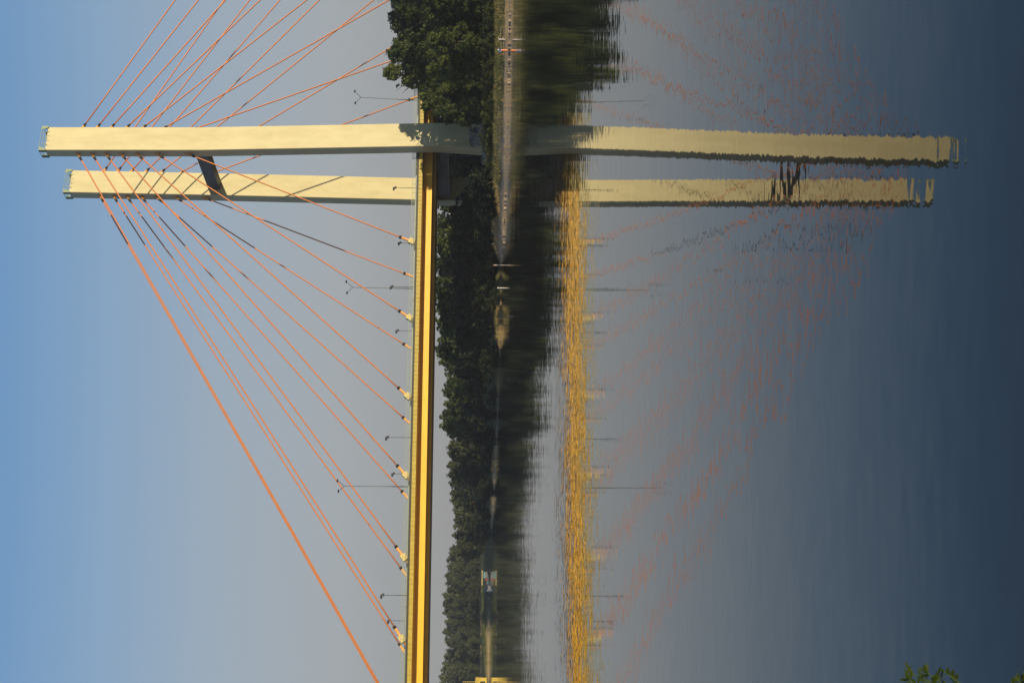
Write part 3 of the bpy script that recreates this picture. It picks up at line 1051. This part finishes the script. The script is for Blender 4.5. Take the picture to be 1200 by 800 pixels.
# far promenade wall at the left end
pw = empty('promenade_wall', on_y(568, 728, 640).xy.to_3d())
tag(pw, 'long low pale yellow promenade wall below the far hazy wood', 'wall')
pa = on_y(565.0, 668, 655); pb = on_y(565.0, 792, 655)
nseg = 34
loc = pw.location.copy()
zt = 3.4
for k in range(nseg + 8):
    f0 = k / nseg; f1 = (k + .86) / nseg
    a = pa.lerp(pb, f0) - loc; b_ = pa.lerp(pb, f1) - loc
    m_ = MB() if k else MB()
    hh = zt + rg.uniform(-.12, .12)
    m_.hexa([(a.x, a.y, 2.35), (b_.x, b_.y, 2.35), (b_.x, b_.y + .25, 2.35), (a.x, a.y + .25, 2.35), (a.x, a.y, hh), (b_.x, b_.y, hh), (b_.x, b_.y + .25, hh), (a.x, a.y + .25, hh)])
    m_.build('panel', M['quay'], pw)

# moored boat with a teal canopy
bp = on_y(573.4, 676, 600)
boat = empty('moored_boat', (bp.x, bp.y, 0), R(186))
tag(boat, 'grey moored boat with a raised bow and a teal canopy at the far shore', 'boat')
m_ = MB()
rings = []
for xx, wd, zt_, zb in ((-5.2, 1.5, 1.25, .1), (-3, 1.75, 1.1, -.2), (0, 1.8, 1.15, -.3), (3, 1.45, 1.5, -.2), (5, .7, 2.1, .2), (6.2, .06, 2.75, 1.6)):
    i = len(m_.v); rings.append(i)
    m_.v += [(xx, -wd, zt_), (xx, -wd * .7, (zt_ + zb) * .4), (xx, 0, zb), (xx, wd * .7, (zt_ + zb) * .4), (xx, wd, zt_)]
for i, j in zip(rings, rings[1:]):
    for k in range(4): m_.f.append((i + k, j + k, j + k + 1, i + k + 1))
    m_.f.append((i + 4, j + 4, j, i))
m_.f.append((rings[0], rings[0] + 1, rings[0] + 2, rings[0] + 3, rings[0] + 4))
m_.build('hull', M['hull'], boat, smooth=False)
m_ = MB(); m_.box(-2.2, 0.2, -1.1, 1.1, 1.16, 2.0); cab = m_.build('cabin', M['hull'], boat)
m_ = MB()
for xx in (-2.0, -.9): m_.box(xx, xx + .8, -1.12, -1.103, 1.45, 1.85)
m_.build('window_band', M['black'], cab)
m_ = MB(); m_.hexa([(-2.4, -1.3, 2.003), (.6, -1.3, 2.003), (.6, 1.3, 2.003), (-2.4, 1.3, 2.003), (-2.0, -.9, 2.5), (.2, -.9, 2.5), (.2, .9, 2.5), (-2.0, .9, 2.5)]); m_.build('canopy', M['teal'], boat)
m_ = MB(); m_.box(.45, 1.5, -.9, .9, 1.2, 1.8); m_.build('engine_cover', M['red'], boat)
# small white dinghy
bp = on_y(573.4, 687, 588)
dg = empty('dinghy', (bp.x, bp.y, 0), R(170))
tag(dg, 'small white dinghy moored left of the grey boat at the far shore', 'boat')
m_ = MB(); rings = []
for xx, wd, zt_ in ((-1.9, .75, .62), (0, .85, .6), (1.3, .6, .75), (2.2, .05, 1.0)):
    i = len(m_.v); rings.append(i)
    m_.v += [(xx, -wd, zt_), (xx, -wd * .6, .02), (xx, wd * .6, .02), (xx, wd, zt_)]
for i, j in zip(rings, rings[1:]):
    for k in range(3): m_.f.append((i + k, j + k, j + k + 1, i + k + 1))
m_.f.append((rings[0], rings[0] + 1, rings[0] + 2, rings[0] + 3))
m_.build('hull', M['white'], dg)
m_ = MB(); m_.box(-.4, -.1, -.7, .7, .42, .47); m_.build('thwart', M['wood'], dg)

# yellow beach hut with a pole, at the picture's edge
hb = on_y(566, 799, 560)
gz = 1.0
hut = empty('beach_hut', (hb.x, hb.y, gz), R(8))
tag(hut, 'bright yellow hut with gable and tall pole on the shore at the bottom picture edge', 'hut')
m_ = MB(); m_.box(-3.6, 1.7, -2, 2, 0, 3.3)
m_.build('wall', M['hut'], hut)
m_ = MB(); m_.prism([(-2.2, 3.303), (2.2, 3.303), (0, 4.5)], -3.8, 1.9); m_.build('roof', M['hut'], hut)
m_ = MB(); m_.box(-.6, .6, -2.06, -2.003, .6, 2.6); m_.build('doorway', M['black'], hut)
m_ = MB(); m_.tube([(0.3, -1.2, 3.4), (.3, -1.2, 9.6)], .1, 8); m_.build('pole', M['hut'], hut)
m_ = MB(); m_.box(-3.9, -.8, -2.9, -2.1, -.3, 1.3); m_.build('porch', M['white'], hut)

# ------------------------------------------------------------------ plant in front, on the near bank
pl = on_y(1120, 812, 5.0)
bush = empty('near_bush', (pl.x - .25, 4.0, 1.0))
tag(bush, 'feathery green branch tips of a bush on the near bank, at the bottom right corner', 'bush')
loc = bush.location
lf = MB(); sm_ = MB()
tips = [(1066, 786, 5.0), (1083, 785, 5.02), (1096, 790, 5.0), (1078, 791, 4.9), (1106, 786, 4.93), (1062, 794, 4.85), (1090, 797, 4.8), (1116, 793, 5.1), (1188, 792, 4.9), (1198, 795, 5.0), (1072, 800, 4.9), (1100, 803, 5.0), (1185, 802, 4.85), (1060, 806, 4.9), (1112, 810, 5.0), (1130, 815, 4.9), (1150, 815, 5.0), (1168, 812, 4.9), (1050, 815, 4.9), (1090, 812, 4.7)]
for x, y, Y in tips:
    tip = on_y(x, y, Y) - loc
    base = Vector((rg.uniform(-.3, .1), rg.uniform(-.2, .3), -.35))
    mid = base.lerp(tip, .55) + Vector((-.06, 0, .14))
    P_ = []
    for k in range(13):
        f = k / 12
        P_.append((base * (1 - f) ** 2 + mid * 2 * f * (1 - f) + tip * f * f))
    sm_.tube(P_, [.007 * (1 - k / 13) + .0012 for k in range(13)], 5, False)
    for k in range(2, 13):
        for sd in (-1, 1, -.6, .6, -1.2, 1.2, .3):
            dd = (P_[k] - P_[k - 1]).normalized()
            a = P_[k] - dd * rg.uniform(0, .03)
            sidev = dd.cross(Vector((rg.uniform(-.6, .6), -1, rg.uniform(-.6, .6)))).normalized() * sd
            out = (dd * rg.uniform(.5, 1.1) + sidev * rg.uniform(.4, 1) + Vector((0, rg.uniform(-.6, .6), rg.uniform(-.3, .2)))).normalized()
            l_ = .056 * (1 - .4 * (k / 12)) * rg.uniform(.7, 1.3)
            w = out.cross(Vector((rg.uniform(-.6, .6), 1, rg.uniform(-.4, .8)))).normalized() * l_ * .16
            b1 = a + out * l_ * .35; b2 = a + out * l_ * .72
            bend = Vector((rg.uniform(-.1, .1) * l_, 0, -l_ * rg.uniform(.05, .3)))
            lf.face([a, b1 - w, b2 - w * .7 + bend * .4, a + out * l_ + bend, b2 + w * .7 + bend * .4, b1 + w])
lf.build('leaves', M['leaf_f'], bush)
sm_.build('stem', M['leaf_f'], bush)

# ------------------------------------------------------------------ evening haze over the river
def haze_mat():
    mt = bpy.data.materials.new('haze_air'); mt.use_nodes = True
    n = mt.node_tree.nodes; n.clear()
    out = n.new('ShaderNodeOutputMaterial'); v = n.new('ShaderNodeVolumePrincipled')
    v.inputs['Color'].default_value = (0.86, 0.89, 0.95, 1)
    v.inputs['Density'].default_value = 0.00015
    v.inputs['Anisotropy'].default_value = 0.2
    mt.node_tree.links.new(v.outputs[0], out.inputs['Volume'])
    return mt


m_ = MB(); m_.box(-1400, 700, -350, 1300, -1.5, 99)
tag(m_.build('haze', haze_mat()), 'thin evening haze lying over the river and the far woods', 'haze', kind='stuff')
